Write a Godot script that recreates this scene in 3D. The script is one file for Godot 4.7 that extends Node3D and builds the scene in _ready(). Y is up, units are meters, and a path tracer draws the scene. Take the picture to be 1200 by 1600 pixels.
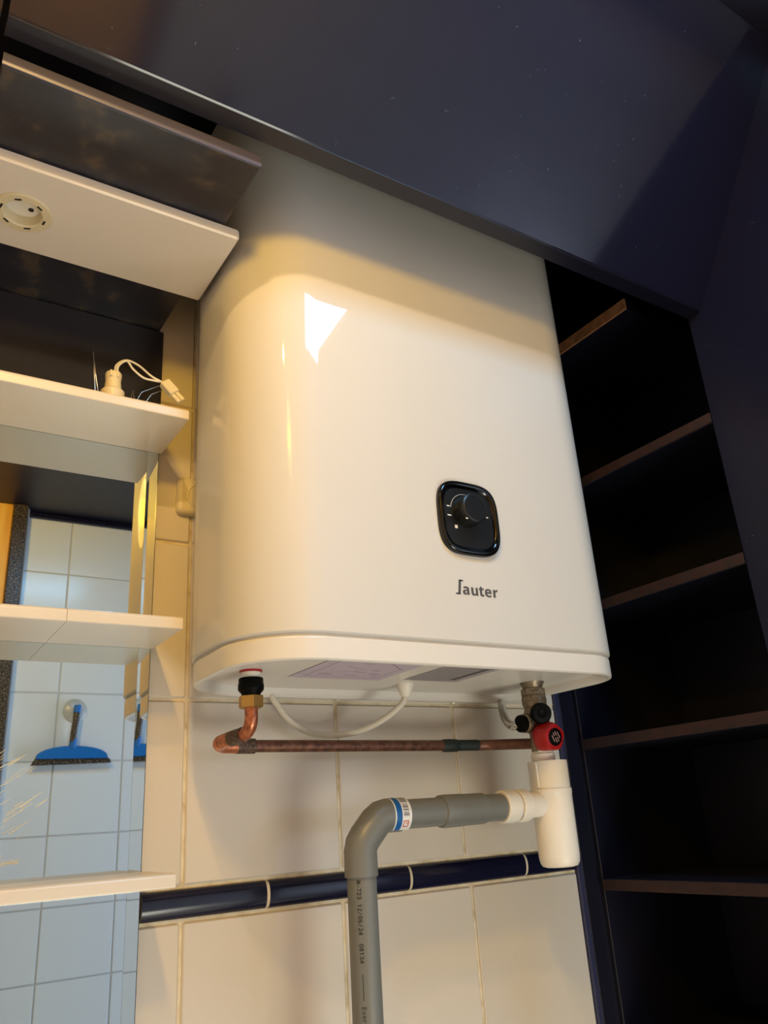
extends Node3D
# A white wall-hung water heater squeezed under a dark blue sloped panel, beside a shelved mirror and a blue shelf niche.
# The back wall's tile faces lie in z = 0, the room is in +z; y = 0 is the height of the camera.

const EYE := Vector3(-0.3276, 0.0, 0.943)
const FLAT := -1
const XR := 0.635          # right wall
const CEIL := 1.0
const FLOOR := -1.45
const ZF := 1.68           # wall opposite the heater
const XL := -1.1
const LAMP_A := Vector3(-0.3, 0.90, 0.80)
const LAMP_B := Vector3(-0.25, 0.72, 0.85)

var M := {}
var rng := RandomNumberGenerator.new()

# ---------------------------------------------------------------- materials
func mat(called: String, c: Color, rough := 0.5, metal := 0.0) -> StandardMaterial3D:
	var m := StandardMaterial3D.new()
	m.resource_name = called
	m.albedo_color = c
	m.roughness = rough
	m.metallic = metal
	M[called] = m
	return m

func noise_tex(freq: float, ramp: Array, seed_ := 1, size := 512, octaves := 4) -> NoiseTexture2D:
	var n := FastNoiseLite.new()
	n.seed = seed_
	n.noise_type = FastNoiseLite.TYPE_SIMPLEX_SMOOTH
	n.frequency = freq
	n.fractal_octaves = octaves
	var t := NoiseTexture2D.new()
	t.width = size
	t.height = size
	t.seamless = true
	t.noise = n
	var g := Gradient.new()
	var offs := PackedFloat32Array()
	var cols := PackedColorArray()
	for r in ramp:
		offs.append(r[0])
		cols.append(r[1])
	g.offsets = offs
	g.colors = cols
	t.color_ramp = g
	return t

func tri(m: StandardMaterial3D, scale: float) -> void:
	m.uv1_triplanar = true
	m.uv1_scale = Vector3(scale, scale, scale)

func fleck_tex(base: Color, count: int, speck: Color, seed_: int) -> ImageTexture:
	# dark paint with a few dust flecks and hairs
	var r := RandomNumberGenerator.new()
	r.seed = seed_
	var im := Image.create(1024, 1024, false, Image.FORMAT_RGB8)
	im.fill(base)
	for i in count:
		var x := r.randi_range(4, 1015)
		var y := r.randi_range(4, 1015)
		var c := base.lerp(speck, r.randf_range(0.25, 0.9))
		im.fill_rect(Rect2i(x, y, r.randi_range(1, 2), r.randi_range(1, 2)), c)
		if i % 9 == 0:
			var a := r.randf() * TAU
			for k in r.randi_range(4, 9):
				a += r.randf_range(-0.3, 0.3)
				x = clampi(x + int(round(cos(a) * 1.4)), 0, 1020)
				y = clampi(y + int(round(sin(a) * 1.4)), 0, 1020)
				im.set_pixel(x, y, base.lerp(speck, 0.35))
	return ImageTexture.create_from_image(im)

func make_materials() -> void:
	for k in 4:
		var t := mat("tile_%d" % k, Color(0.83, 0.80, 0.755).lerp(Color(0.80, 0.765, 0.715), k / 3.0), 0.16)
		t.clearcoat_enabled = false
	mat("front_tile", Color(0.86, 0.90, 0.92), 0.2)
	mat("grout", Color(0.88, 0.85, 0.79), 0.9)
	M["grout"].albedo_texture = noise_tex(0.02, [[0.0, Color(0.78, 0.71, 0.60)], [0.4, Color(0.93, 0.90, 0.83)], [1.0, Color(1, 1, 0.97)]], 4)
	tri(M["grout"], 3.0)
	mat("grout_front", Color(0.76, 0.77, 0.77), 0.9)
	mat("navy_tile", Color(0.075, 0.08, 0.17), 0.18)
	var bl := mat("blue_paint", Color(1, 1, 1), 0.11)
	bl.albedo_texture = fleck_tex(Color(0.082, 0.084, 0.152), 130, Color(0.62, 0.62, 0.66), 3)
	tri(bl, 1.6)
	mat("bead_blue", Color(0.19, 0.20, 0.30), 0.3)
	mat("blue_panel", Color(0.15, 0.145, 0.18), 0.14)
	var bw := mat("blue_wall", Color(1, 1, 1), 0.2)
	bw.albedo_texture = bl.albedo_texture
	bw.metallic_specular = 0.28
	tri(bw, 1.6)
	var bm := mat("blue_dull", Color(1, 1, 1), 0.42)
	bm.albedo_texture = fleck_tex(Color(0.05, 0.052, 0.115), 110, Color(0.55, 0.55, 0.58), 5)
	tri(bm, 1.7)
	var sc := mat("blue_scuffed", Color(1, 1, 1), 0.38)
	sc.albedo_texture = noise_tex(0.011, [[0.0, Color(0.10, 0.10, 0.14)], [0.60, Color(0.14, 0.135, 0.165)], [0.74, Color(0.20, 0.18, 0.18)], [0.86, Color(0.28, 0.235, 0.195)], [1.0, Color(0.2, 0.18, 0.18)]], 12)
	tri(sc, 3.0)
	mat("blue_edge_sheen", Color(0.27, 0.265, 0.36), 0.4)  # paler blue stands in for lamp sheen on the board's front edge
	var wd := mat("raw_wood", Color(1, 1, 1), 0.75)
	wd.albedo_texture = noise_tex(0.02, [[0.0, Color(0.50, 0.33, 0.21)], [0.5, Color(0.64, 0.44, 0.29)], [1.0, Color(0.72, 0.52, 0.35)]], 8)
	tri(wd, 4.0)
	var rw := mat("shaded_red_wood", Color(1, 1, 1), 0.75)  # raw wood with the dimness of the niche put into its colour
	rw.albedo_texture = noise_tex(0.02, [[0.0, Color(0.10, 0.036, 0.032)], [0.5, Color(0.145, 0.052, 0.044)], [1.0, Color(0.19, 0.075, 0.058)]], 9)
	tri(rw, 4.0)
	var he := mat("heater_white", Color(0.80, 0.79, 0.77), 0.55)
	he.clearcoat_enabled = true
	he.clearcoat = 0.6
	he.clearcoat_roughness = 0.035
	he.metallic_specular = 0.3
	mat("heater_cap", Color(0.84, 0.825, 0.80), 0.3)
	mat("seam_grey", Color(0.74, 0.72, 0.69), 0.7)
	mat("gloss_black", Color(0.02, 0.022, 0.024), 0.08)
	mat("panel_black", Color(0.07, 0.075, 0.078), 0.35)
	mat("knob_black", Color(0.055, 0.058, 0.06), 0.38)
	mat("print_white", Color(0.86, 0.86, 0.86), 0.6)
	mat("print_pink", Color(0.62, 0.50, 0.48), 0.6)
	mat("print_grey", Color(0.30, 0.30, 0.30), 0.6)
	mat("print_dark", Color(0.10, 0.09, 0.085), 0.7)
	mat("laminate", Color(0.84, 0.80, 0.74), 0.3)
	mat("laminate_edge", Color(0.86, 0.81, 0.72), 0.35)
	mat("mirror", Color(0.80, 0.83, 0.835), 0.015, 1.0)
	mat("mirror_back", Color(0.10, 0.08, 0.07), 0.7)
	mat("limescale", Color(0.86, 0.82, 0.68), 0.9)
	var cu := mat("copper", Color(1, 1, 1), 0.34, 0.75)
	cu.albedo_texture = noise_tex(0.03, [[0.0, Color(0.42, 0.22, 0.15)], [0.4, Color(0.66, 0.40, 0.28)], [0.7, Color(0.80, 0.50, 0.36)], [1.0, Color(0.86, 0.60, 0.46)]], 21)
	tri(cu, 9.0)
	var cd := mat("copper_dull", Color(1, 1, 1), 0.45, 0.6)
	cd.albedo_texture = noise_tex(0.025, [[0.0, Color(0.26, 0.17, 0.135)], [0.45, Color(0.42, 0.28, 0.22)], [1.0, Color(0.54, 0.38, 0.30)]], 22)
	tri(cd, 7.0)
	var fl := mat("flux_stain", Color(1, 1, 1), 0.6, 0.35)
	fl.albedo_texture = noise_tex(0.04, [[0.0, Color(0.16, 0.12, 0.10)], [0.5, Color(0.32, 0.25, 0.21)], [0.8, Color(0.46, 0.38, 0.32)], [1.0, Color(0.7, 0.64, 0.55)]], 23)
	tri(fl, 12.0)
	mat("brass", Color(0.72, 0.57, 0.32), 0.36, 0.85)
	var br := mat("old_brass", Color(1, 1, 1), 0.42, 0.7)
	br.albedo_texture = noise_tex(0.03, [[0.0, Color(0.30, 0.25, 0.19)], [0.5, Color(0.52, 0.47, 0.40)], [1.0, Color(0.66, 0.62, 0.55)]], 24)
	tri(br, 10.0)
	mat("verdigris", Color(0.13, 0.16, 0.15), 0.6, 0.3)
	mat("rubber", Color(0.012, 0.013, 0.013), 0.5).metallic_specular = 0.22
	mat("chrome", Color(0.75, 0.74, 0.72), 0.14, 1.0)
	mat("red_plastic", Color(0.62, 0.07, 0.075), 0.35)
	mat("white_plastic", Color(0.88, 0.86, 0.82), 0.4)
	mat("cream_plastic", Color(0.82, 0.77, 0.63), 0.4)
	mat("grey_pvc", Color(0.43, 0.435, 0.42), 0.38)
	mat("cable_white", Color(0.80, 0.78, 0.72), 0.5)
	mat("blue_plastic", Color(0.02, 0.42, 0.75), 0.4)
	mat("clear_disc", Color(0.72, 0.74, 0.73), 0.3)
	var yw := mat("honey_door", Color(1, 1, 1), 0.45)
	yw.albedo_texture = noise_tex(0.008, [[0.0, Color(0.90, 0.64, 0.24)], [0.5, Color(0.96, 0.74, 0.32)], [1.0, Color(0.98, 0.82, 0.42)]], 31)
	tri(yw, 2.0)
	yw.uv1_scale = Vector3(7.0, 0.5, 7.0)
	var jb := mat("speckled_jamb", Color(1, 1, 1), 0.35)
	jb.albedo_texture = noise_tex(0.12, [[0.0, Color(0.03, 0.03, 0.03)], [0.5, Color(0.09, 0.08, 0.07)], [0.62, Color(0.42, 0.37, 0.30)], [1.0, Color(0.7, 0.64, 0.55)]], 33)
	tri(jb, 3.0)
	mat("floor_tile", Color(0.80, 0.77, 0.71), 0.3)
	mat("wall_paint", Color(0.84, 0.80, 0.73), 0.7)
	mat("ceramic", Color(0.92, 0.91, 0.89), 0.08)
	mat("paper_lilac", Color(0.72, 0.67, 0.74), 0.6)
	for e in [["bulb_warm", Color(1.0, 0.90, 0.70), 16.0], ["bulb_yellow", Color(1.0, 0.74, 0.06), 6.0], ["daylight", Color(0.70, 0.86, 1.0), 0.3], ["unseen_low_glow", Color(1.0, 0.98, 0.92), 0.35], ["unseen_right_glow", Color(0.90, 0.95, 1.0), 0.3]]:  # bulbs and glowing panes, all out of view
		var m := mat(e[0], Color(0.9, 0.9, 0.9), 0.5)
		m.emission_enabled = true
		m.emission = e[1]
		m.emission_energy_multiplier = e[2]

# ---------------------------------------------------------------- mesh tools
class Sh:
	var v := PackedVector3Array()
	var g := PackedInt32Array()

func emit(s: Sh, t: PackedVector3Array, g: PackedInt32Array) -> void:
	# closed surface: turned so that its front faces run clockwise seen from outside
	var vol := 0.0
	for i in range(0, t.size(), 3):
		vol += t[i].dot(t[i + 1].cross(t[i + 2]))
	for i in range(0, t.size(), 3):
		s.v.append(t[i])
		s.v.append(t[i + 2] if vol > 0.0 else t[i + 1])
		s.v.append(t[i + 1] if vol > 0.0 else t[i + 2])
		s.g.append(g[i / 3])

func loft(s: Sh, loops: Array, groups: Array, cap0 := true, cap1 := true) -> void:
	var t := PackedVector3Array()
	var g := PackedInt32Array()
	var n: int = loops[0].size()
	for k in loops.size() - 1:
		var a: PackedVector3Array = loops[k]
		var b: PackedVector3Array = loops[k + 1]
		var gr: int = groups[k] if k < groups.size() else groups[-1]
		for i in n:
			var j := (i + 1) % n
			t.append_array([a[i], a[j], b[j], a[i], b[j], b[i]])
			g.append_array([gr, gr])
	for e in [[cap0, loops[0], true], [cap1, loops[-1], false]]:
		if e[0]:
			var l: PackedVector3Array = e[1]
			var c := Vector3.ZERO
			for p in l:
				c += p
			c /= l.size()
			for i in n:
				var j := (i + 1) % n
				if e[2]:
					t.append_array([c, l[j], l[i]])
				else:
					t.append_array([c, l[i], l[j]])
				g.append(FLAT)
	emit(s, t, g)

func build(s: Sh) -> ArrayMesh:
	var st := SurfaceTool.new()
	st.begin(Mesh.PRIMITIVE_TRIANGLES)
	for i in s.v.size():
		st.set_smooth_group(s.g[i / 3])
		st.add_vertex(s.v[i])
	st.generate_normals()
	return st.commit()

func rbox(s: Sh, lo: Vector3, hi: Vector3, r := 0.001, xf := Transform3D()) -> void:
	# a box with chamfered edges
	var loops := []
	r = minf(r, 0.45 * minf(hi.x - lo.x, minf(hi.y - lo.y, hi.z - lo.z)))
	for e in [[lo.z, r], [lo.z + r, 0.0], [hi.z - r, 0.0], [hi.z, r]]:
		var a: float = e[1]
		var l := PackedVector3Array()
		var x0 := lo.x + a
		var x1 := hi.x - a
		var y0 := lo.y + a
		var y1 := hi.y - a
		for p in [[x0 + r, y0], [x1 - r, y0], [x1, y0 + r], [x1, y1 - r], [x1 - r, y1], [x0 + r, y1], [x0, y1 - r], [x0, y0 + r]]:
			l.append(xf * Vector3(p[0], p[1], e[0]))
		loops.append(l)
	loft(s, loops, [FLAT])

func lathe(s: Sh, prof: Array, xf := Transform3D(), n := 32, closed_top := true, sides := 0) -> void:
	# profile of [radius, height] about local y
	var loops := []
	var groups := []
	var gr := 1
	for k in prof.size():
		var l := PackedVector3Array()
		for i in n:
			var a := TAU * i / n
			var rr: float = prof[k][0]
			if sides:
				var w := TAU / sides
				rr *= cos(w / 2) / cos(fposmod(a, w) - w / 2)
			l.append(xf * Vector3(rr * cos(a), prof[k][1], rr * sin(a)))
		loops.append(l)
		if k:
			groups.append(FLAT if sides else gr)
			if k < prof.size() - 1:
				var d0 := Vector2(prof[k][0] - prof[k - 1][0], prof[k][1] - prof[k - 1][1]).normalized()
				var d1 := Vector2(prof[k + 1][0] - prof[k][0], prof[k + 1][1] - prof[k][1]).normalized()
				if d0.dot(d1) < 0.75:
					gr += 1
	loft(s, loops, groups, true, closed_top)

func tube(s: Sh, path: PackedVector3Array, r: float, n := 16, r_end := -1.0) -> void:
	var loops := []
	var up := Vector3.UP
	var d0 := (path[1] - path[0]).normalized()
	if absf(d0.dot(up)) > 0.9:
		up = Vector3.RIGHT
	for k in path.size():
		var d := (path[mini(k + 1, path.size() - 1)] - path[maxi(k - 1, 0)]).normalized()
		up = (up - d * up.dot(d)).normalized()
		var side := d.cross(up)
		var rr := r if r_end < 0.0 else lerpf(r, r_end, float(k) / (path.size() - 1))
		var l := PackedVector3Array()
		for i in n:
			var a := TAU * i / n
			l.append(path[k] + (up * cos(a) + side * sin(a)) * rr)
		loops.append(l)
	loft(s, loops, [1])

func curve(points: Array, step := 0.004) -> PackedVector3Array:
	# Catmull-Rom through the points
	var out := PackedVector3Array()
	for i in points.size() - 1:
		var p0: Vector3 = points[maxi(i - 1, 0)]
		var p1: Vector3 = points[i]
		var p2: Vector3 = points[i + 1]
		var p3: Vector3 = points[mini(i + 2, points.size() - 1)]
		var m := maxi(2, int(p1.distance_to(p2) / step))
		for k in m:
			out.append(p1.cubic_interpolate(p2, p0, p3, float(k) / m))
	out.append(points[-1])
	return out

func rrect(x0: float, x1: float, z0: float, z1: float, r: float, y: float, n := 14) -> PackedVector3Array:
	var l := PackedVector3Array()
	for c in [[x1 - r, z1 - r, 0.0], [x0 + r, z1 - r, 90.0], [x0 + r, z0 + r, 180.0], [x1 - r, z0 + r, 270.0]]:
		for k in n + 1:
			var a := deg_to_rad(c[2] + 90.0 * k / n)
			l.append(Vector3(c[0] + r * cos(a), y, c[1] + r * sin(a)))
	return l

func aim(origin: Vector3, axis: Vector3) -> Transform3D:
	# local y along axis
	var y := axis.normalized()
	var x := y.cross(Vector3.FORWARD if absf(y.z) < 0.9 else Vector3.RIGHT).normalized()
	return Transform3D(Basis(x, y, x.cross(y)), origin)

# ---------------------------------------------------------------- nodes
func obj(called: String, m: Mesh, material: Material, parent: Node = self, at := Vector3.ZERO) -> MeshInstance3D:
	var o := MeshInstance3D.new()
	o.name = called
	o.mesh = m
	o.material_override = material
	o.position = at
	o.cast_shadow = GeometryInstance3D.SHADOW_CASTING_SETTING_ON
	parent.add_child(o, true)
	return o

func part(called: String, s: Sh, material: String, parent: Node = self, at := Vector3.ZERO) -> MeshInstance3D:
	return obj(called, build(s), M[material], parent, at)

func box(called: String, lo: Vector3, hi: Vector3, material: String, parent: Node = self, r := 0.001, at := Vector3.ZERO) -> MeshInstance3D:
	var s := Sh.new()
	rbox(s, lo, hi, r)
	return part(called, s, material, parent, at)

func thing(called: String, label: String, category: String, group := "") -> Node3D:
	var o := Node3D.new()
	o.name = called
	add_child(o, true)
	tag(o, label, category, group)
	return o

func tag(o: Node, label: String, category: String, group := "") -> void:
	o.set_meta("label", label)
	o.set_meta("category", category)
	if group:
		o.set_meta("group", group)

func struct(o: Node) -> Node:
	o.set_meta("kind", "structure")
	return o

# ---------------------------------------------------------------- the scene
func _ready() -> void:
	rng.seed = 7
	make_materials()
	camera_and_light()
	room()
	slope()
	shelf_niche()
	heater()
	mirror_wall()
	pelmet()
	pipework()
	lamps()
	front_wall_things()

func camera_and_light() -> void:
	var cam := Camera3D.new()
	cam.name = "camera"
	var right := Vector3(0.84364, -0.06328, 0.53317)
	var up := Vector3(-0.14272, 0.93087, 0.33631)
	var back := Vector3(-0.51760, -0.35982, 0.77629)
	cam.transform = Transform3D(Basis(right, up, back).orthonormalized(), EYE)
	cam.fov = rad_to_deg(2.0 * atan(800.0 / 1246.05))
	cam.near = 0.02
	cam.current = true
	add_child(cam)
	var w := WorldEnvironment.new()
	w.name = "world"
	var e := Environment.new()
	e.background_mode = Environment.BG_COLOR
	e.background_color = Color(0.5, 0.6, 0.7)
	e.background_energy_multiplier = 0.2
	e.tonemap_mode = Environment.TONE_MAPPER_LINEAR
	e.tonemap_exposure = 1.0
	e.sdfgi_enabled = true
	e.ssao_enabled = true
	e.ssil_enabled = true
	w.environment = e
	add_child(w)
	# unseen lights: a skylight overhead, and two panes placed to brighten undersides and tiles
	pane_light("unseen_skylight", Vector2(0.26, 0.27), Color(0.26, 0.62, 1.0), 0.62, Vector3(0.250, CEIL - 0.013, 0.860), Vector3(-PI / 2, 0, 0))
	pane_light("unseen_right_light", Vector2(0.70, 1.10), Color(0.70, 0.77, 1.0), 2.2, Vector3(1.594, -0.20, 1.12), Vector3(0, PI / 2, 0))
	pane_light("unseen_low_light", Vector2(0.60, 0.70), Color(1.0, 0.98, 0.82), 1.52, Vector3(0.30, -1.0, ZF - 0.016), Vector3.ZERO)

func pane_light(called: String, size: Vector2, linear: Color, energy: float, at: Vector3, turn: Vector3) -> void:
	var d := AreaLight3D.new()
	d.name = called
	d.area_size = size
	d.light_color = linear.linear_to_srgb()
	d.light_energy = energy
	d.shadow_enabled = true
	d.position = at
	d.rotation = turn
	add_child(d)

func tile_mesh(w: float, h: float) -> ArrayMesh:
	var s := Sh.new()
	rbox(s, Vector3(-w / 2, -h / 2, -0.008), Vector3(w / 2, h / 2, 0.0), 0.0016)
	return build(s)

func room() -> void:
	# back wall: grout bed, tiles in courses, a navy border course
	var wall := box("wall_back", Vector3(XL - 0.1, FLOOR - 0.1, -0.12), Vector3(0.93, CEIL + 0.1, -0.0028), "grout")
	struct(wall)
	var g := 0.0042
	var rows := [[-0.0545, 0.1495], [0.1495, 0.346], [0.346, 0.5415], [0.5415, 0.738], [0.738, CEIL], [-0.2925, -0.0885], [-0.4925, -0.2925], [-0.6925, -0.4925], [-0.8925, -0.6925], [-1.0925, -0.8925], [-1.2925, -1.0925], [-1.45, -1.2925]]
	var upper := [-1.1, -1.0, -0.8, -0.6, -0.4, -0.2, 0.0, 0.203, 0.397, 0.5985]
	var lower := [-1.1, -1.0, -0.8, -0.6, -0.4, -0.2, 0.0, 0.2035, 0.403, 0.5985]
	var made := {}
	for r in rows.size():
		var cols: Array = upper if r < 5 else lower
		for c in cols.size() - 1:
			var w: float = cols[c + 1] - cols[c] - (g if c < cols.size() - 2 else g / 2)
			var h: float = rows[r][1] - rows[r][0] - g
			var key := "%.4f %.4f" % [w, h]
			if not made.has(key):
				made[key] = tile_mesh(w, h)
			var o := obj("tile", made[key], M["tile_%d" % rng.randi_range(0, 3)], wall, Vector3(cols[c] + g / 2 + w / 2, (rows[r][0] + rows[r][1]) / 2, rng.randf_range(-0.0002, 0.0002)))
			o.rotation = Vector3(rng.randf_range(-0.001, 0.001), rng.randf_range(-0.001, 0.001), 0)
	# the navy border: half-round pieces about 20 cm long
	var prof := PackedVector2Array()
	for k in 11:
		var a := PI * k / 10.0
		prof.append(Vector2(-0.0715 + 0.0148 * cos(PI - a), -0.002 + 0.0085 * sin(a)))
	var xs := [-0.0475, 0.1012, 0.3015, 0.4995, 0.5985]
	for c in xs.size() - 1:
		var s := Sh.new()
		var loops := []
		for x in [xs[c] + 0.002, xs[c + 1] - 0.002]:
			var l := PackedVector3Array()
			for p in prof:
				l.append(Vector3(x, p.x, p.y))
			loops.append(l)
		loft(s, loops, [1])
		part("border_tile", s, "navy_tile", wall)
		if c:
			s = Sh.new()
			loops = []
			for x in [xs[c] - 0.0022, xs[c] + 0.0022]:
				var l := PackedVector3Array()
				for p in prof:
					l.append(Vector3(x, -0.0715 + (p.x + 0.0715) * 0.97, p.y - 0.0006))
				loops.append(l)
			loft(s, loops, [1])
			part("joint", s, "grout", wall)
	# a painted blue batten closes the tiles at the right
	var batten := box("trim_1", Vector3(0.6090, FLOOR, -0.01), Vector3(XR + 0.030, CEIL, 0.004), "blue_dull")
	struct(batten)
	box("edge_bead", Vector3(0.5985, FLOOR, -0.01), Vector3(0.6090, CEIL, 0.0045), "bead_blue", batten, 0.0015)
	# floor, ceiling, the other walls
	struct(box("floor", Vector3(XL - 0.1, FLOOR - 0.1, -0.12), Vector3(1.70, FLOOR, ZF + 0.1), "floor_tile"))
	struct(box("ceiling", Vector3(XL - 0.1, CEIL, -0.12), Vector3(1.70, CEIL + 0.1, ZF + 0.1), "blue_dull"))
	struct(box("wall_left", Vector3(XL - 0.1, FLOOR, -0.02), Vector3(XL, CEIL, ZF + 0.1), "wall_paint"))
	# right wall: blue panels in front of the niche, then the room opens out of view
	struct(box("wall_right", Vector3(XR, FLOOR, 0.3535), Vector3(1.70, CEIL, 0.645), "blue_wall", self, 0.002))
	struct(box("wall_far", Vector3(1.60, FLOOR, 0.645), Vector3(1.70, CEIL, ZF + 0.1), "wall_paint"))
	# out of view, a frosted skylight that glints on the heater
	var win := thing_struct("unseen_window_1")
	for e in [[0.103, 0.120, 0.708, 1.012], [0.380, 0.397, 0.708, 1.012], [0.120, 0.380, 0.708, 0.725], [0.120, 0.380, 0.995, 1.012]]:
		box("window_frame", Vector3(e[0], CEIL - 0.012, e[2]), Vector3(e[1], CEIL + 0.004, e[3]), "white_plastic", win, 0.002)
	box("window_pane", Vector3(0.120, CEIL - 0.004, 0.725), Vector3(0.380, CEIL + 0.002, 0.995), "daylight", win)
	win = thing_struct("unseen_window_2")  # unseen pane, placed to light the opposite tiles from the right
	framed(win, Vector3(1.599, -0.20, 1.12), Basis(Vector3.UP, PI / 2), 0.70, 1.10, "unseen_right_glow")
	win = thing_struct("unseen_window_3")  # unseen low pane, placed to brighten undersides and the tiles below the heater
	framed(win, Vector3(0.30, -1.0, ZF - 0.010), Basis(), 0.60, 0.70, "unseen_low_glow")
	# wall opposite
	var wf := box("wall_front", Vector3(XL - 0.1, FLOOR, ZF + 0.003), Vector3(1.70, CEIL + 0.1, ZF + 0.12), "grout_front")
	struct(wf)
	var fx := [-0.225, -0.025, 0.175, 0.377, 0.577, 0.777, 0.977, 1.177, 1.377, 1.60]
	var fy := [1.0, 0.803, 0.613, 0.425, 0.224, 0.018, -0.17, -0.355, -0.55, -0.745, -0.94, -1.135, -1.33, -1.45]
	for r in fy.size() - 1:
		for c in fx.size() - 1:
			var w: float = fx[c + 1] - fx[c] - 0.004
			var h: float = fy[r] - fy[r + 1] - 0.004
			var key := "%.4f %.4f" % [w, h]
			if not made.has(key):
				made[key] = tile_mesh(w, h)
			var o := obj("tile", made[key], M["front_tile"], wf, Vector3((fx[c] + fx[c + 1]) / 2, (fy[r] + fy[r + 1]) / 2, ZF))
			o.rotation = Vector3(rng.randf_range(-0.002, 0.002), PI + rng.randf_range(-0.002, 0.002), 0)
	struct(box("trim_2", Vector3(0.04, CEIL - 0.022, ZF - 0.012), Vector3(XR, CEIL, ZF), "navy_tile", self, 0.004))
	struct(box("unseen_trim_3", Vector3(XR + 0.001, CEIL - 0.085, ZF - 0.018), Vector3(1.60, CEIL, ZF), "white_plastic", self, 0.004))  # pale strip out of view, placed to reflect in the sloped panel

func framed(o: Node3D, at: Vector3, b: Basis, w: float, h: float, glow: String) -> void:
	# an unseen glowing pane facing local -z in a slim frame
	var xf := Transform3D(b, at)
	for e in [[-w / 2 - 0.02, -h / 2 - 0.02, w / 2 + 0.02, -h / 2], [-w / 2 - 0.02, h / 2, w / 2 + 0.02, h / 2 + 0.02], [-w / 2 - 0.02, -h / 2, -w / 2, h / 2], [w / 2, -h / 2, w / 2 + 0.02, h / 2]]:
		var s := Sh.new()
		rbox(s, Vector3(e[0], e[1], -0.012), Vector3(e[2], e[3], 0.004), 0.002, xf)
		part("window_frame", s, "white_plastic", o)
	var p := Sh.new()
	rbox(p, Vector3(-w / 2, -h / 2, -0.002), Vector3(w / 2, h / 2, 0.002), 0.0005, xf)
	part("window_pane", p, glow, o)

func thing_struct(called: String) -> Node3D:
	var o := Node3D.new()
	o.name = called
	add_child(o, true)
	o.set_meta("kind", "structure")
	return o

func slope_board(x0: float, x1: float) -> Sh:
	# a 2 cm board leaning towards the room, its lower edge cut level
	var s := Sh.new()
	var k := 0.622
	var y0 := 0.672
	var y1 := CEIL - 0.001
	var z0 := 0.378
	var a := PackedVector3Array()
	var b := PackedVector3Array()
	for p in [[y0 + 0.0015, z0 + 0.0002], [y1, z0 + k * (y1 - y0)], [y1, z0 - 0.0235 + k * (y1 - y0)], [y0, z0 - 0.0235], [y0, z0 - 0.0015]]:
		a.append(Vector3(x0, p[0], p[1]))
		b.append(Vector3(x1, p[0], p[1]))
	loft(s, [a, b], [FLAT])
	return s

func slope() -> void:
	var o := thing("sloped_panel", "large glossy dark blue panel leaning forward over the white water heater", "panel")
	part("board", slope_board(-0.306, XR), "blue_paint", o)
	box("cut_edge", Vector3(-0.3055, 0.6712, 0.3555), Vector3(XR, 0.6722, 0.3768), "blue_dull", o, 0.0003)
	tag(o, "large glossy dark blue panel leaning forward over the white water heater", "panel")
	tag(part("sloped_panel", slope_board(-1.09, -0.3115), "blue_paint"), "dark panel past a narrow gap at the left end of the large sloped panel", "panel")

func shelf_niche() -> void:
	var t := thing("shelf_unit", "dark blue recessed shelf unit with raw wood shelf edges right of the water heater", "shelf unit")
	box("back_panel", Vector3(0.90, FLOOR, 0.004), Vector3(0.918, CEIL, 0.3535), "blue_dull", t)
	box("side_panel", Vector3(XR + 0.004, FLOOR, 0.0), Vector3(0.90, CEIL, 0.012), "blue_dull", t)
	box("side_panel", Vector3(XR + 0.101, FLOOR, 0.3415), Vector3(0.90, CEIL, 0.3535), "blue_dull", t)
	for y in [-0.117, 0.083, 0.288, 0.4985, -0.317, -0.517, -0.717, -0.917, -1.117]:
		var b := box("shelf", Vector3(XR + 0.003, y, 0.012), Vector3(0.90, y + 0.0155, 0.353), "blue_dull", t)
		b.set_meta("label", "dark blue shelf")
		box("raw_edge", Vector3(XR, y + 0.0002, 0.013), Vector3(XR + 0.003, y + 0.0153, 0.353), "shaded_red_wood", b, 0.0006)
	var top := box("shelf", Vector3(XR + 0.003, 0.755, 0.012), Vector3(0.90, 0.776, 0.252), "blue_dull", t)
	top.set_meta("label", "short top shelf with a pale raw wood edge")
	box("raw_edge", Vector3(XR, 0.7552, 0.013), Vector3(XR + 0.003, 0.7758, 0.252), "raw_wood", top, 0.0006)

# ---------------------------------------------------------------- water heater
const HX0 := -0.030
const HX1 := 0.500
const HZ0 := 0.015
const HZ1 := 0.257
const HRADII := [0.072, 0.085, 0.100, 0.052]   # front right, front left, back left, back right

func heater_loop(y: float, inset: float) -> PackedVector3Array:
	var l := PackedVector3Array()
	for q in 4:
		var r: float = HRADII[q]
		var cx := HX1 - r if q == 0 or q == 3 else HX0 + r
		var cz := HZ1 - r if q < 2 else HZ0 + r
		for k in 15:
			var a := deg_to_rad(90.0 * q + 90.0 * k / 14)
			l.append(Vector3(cx + (r - inset) * cos(a), y, cz + (r - inset) * sin(a)))
	return l

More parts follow.
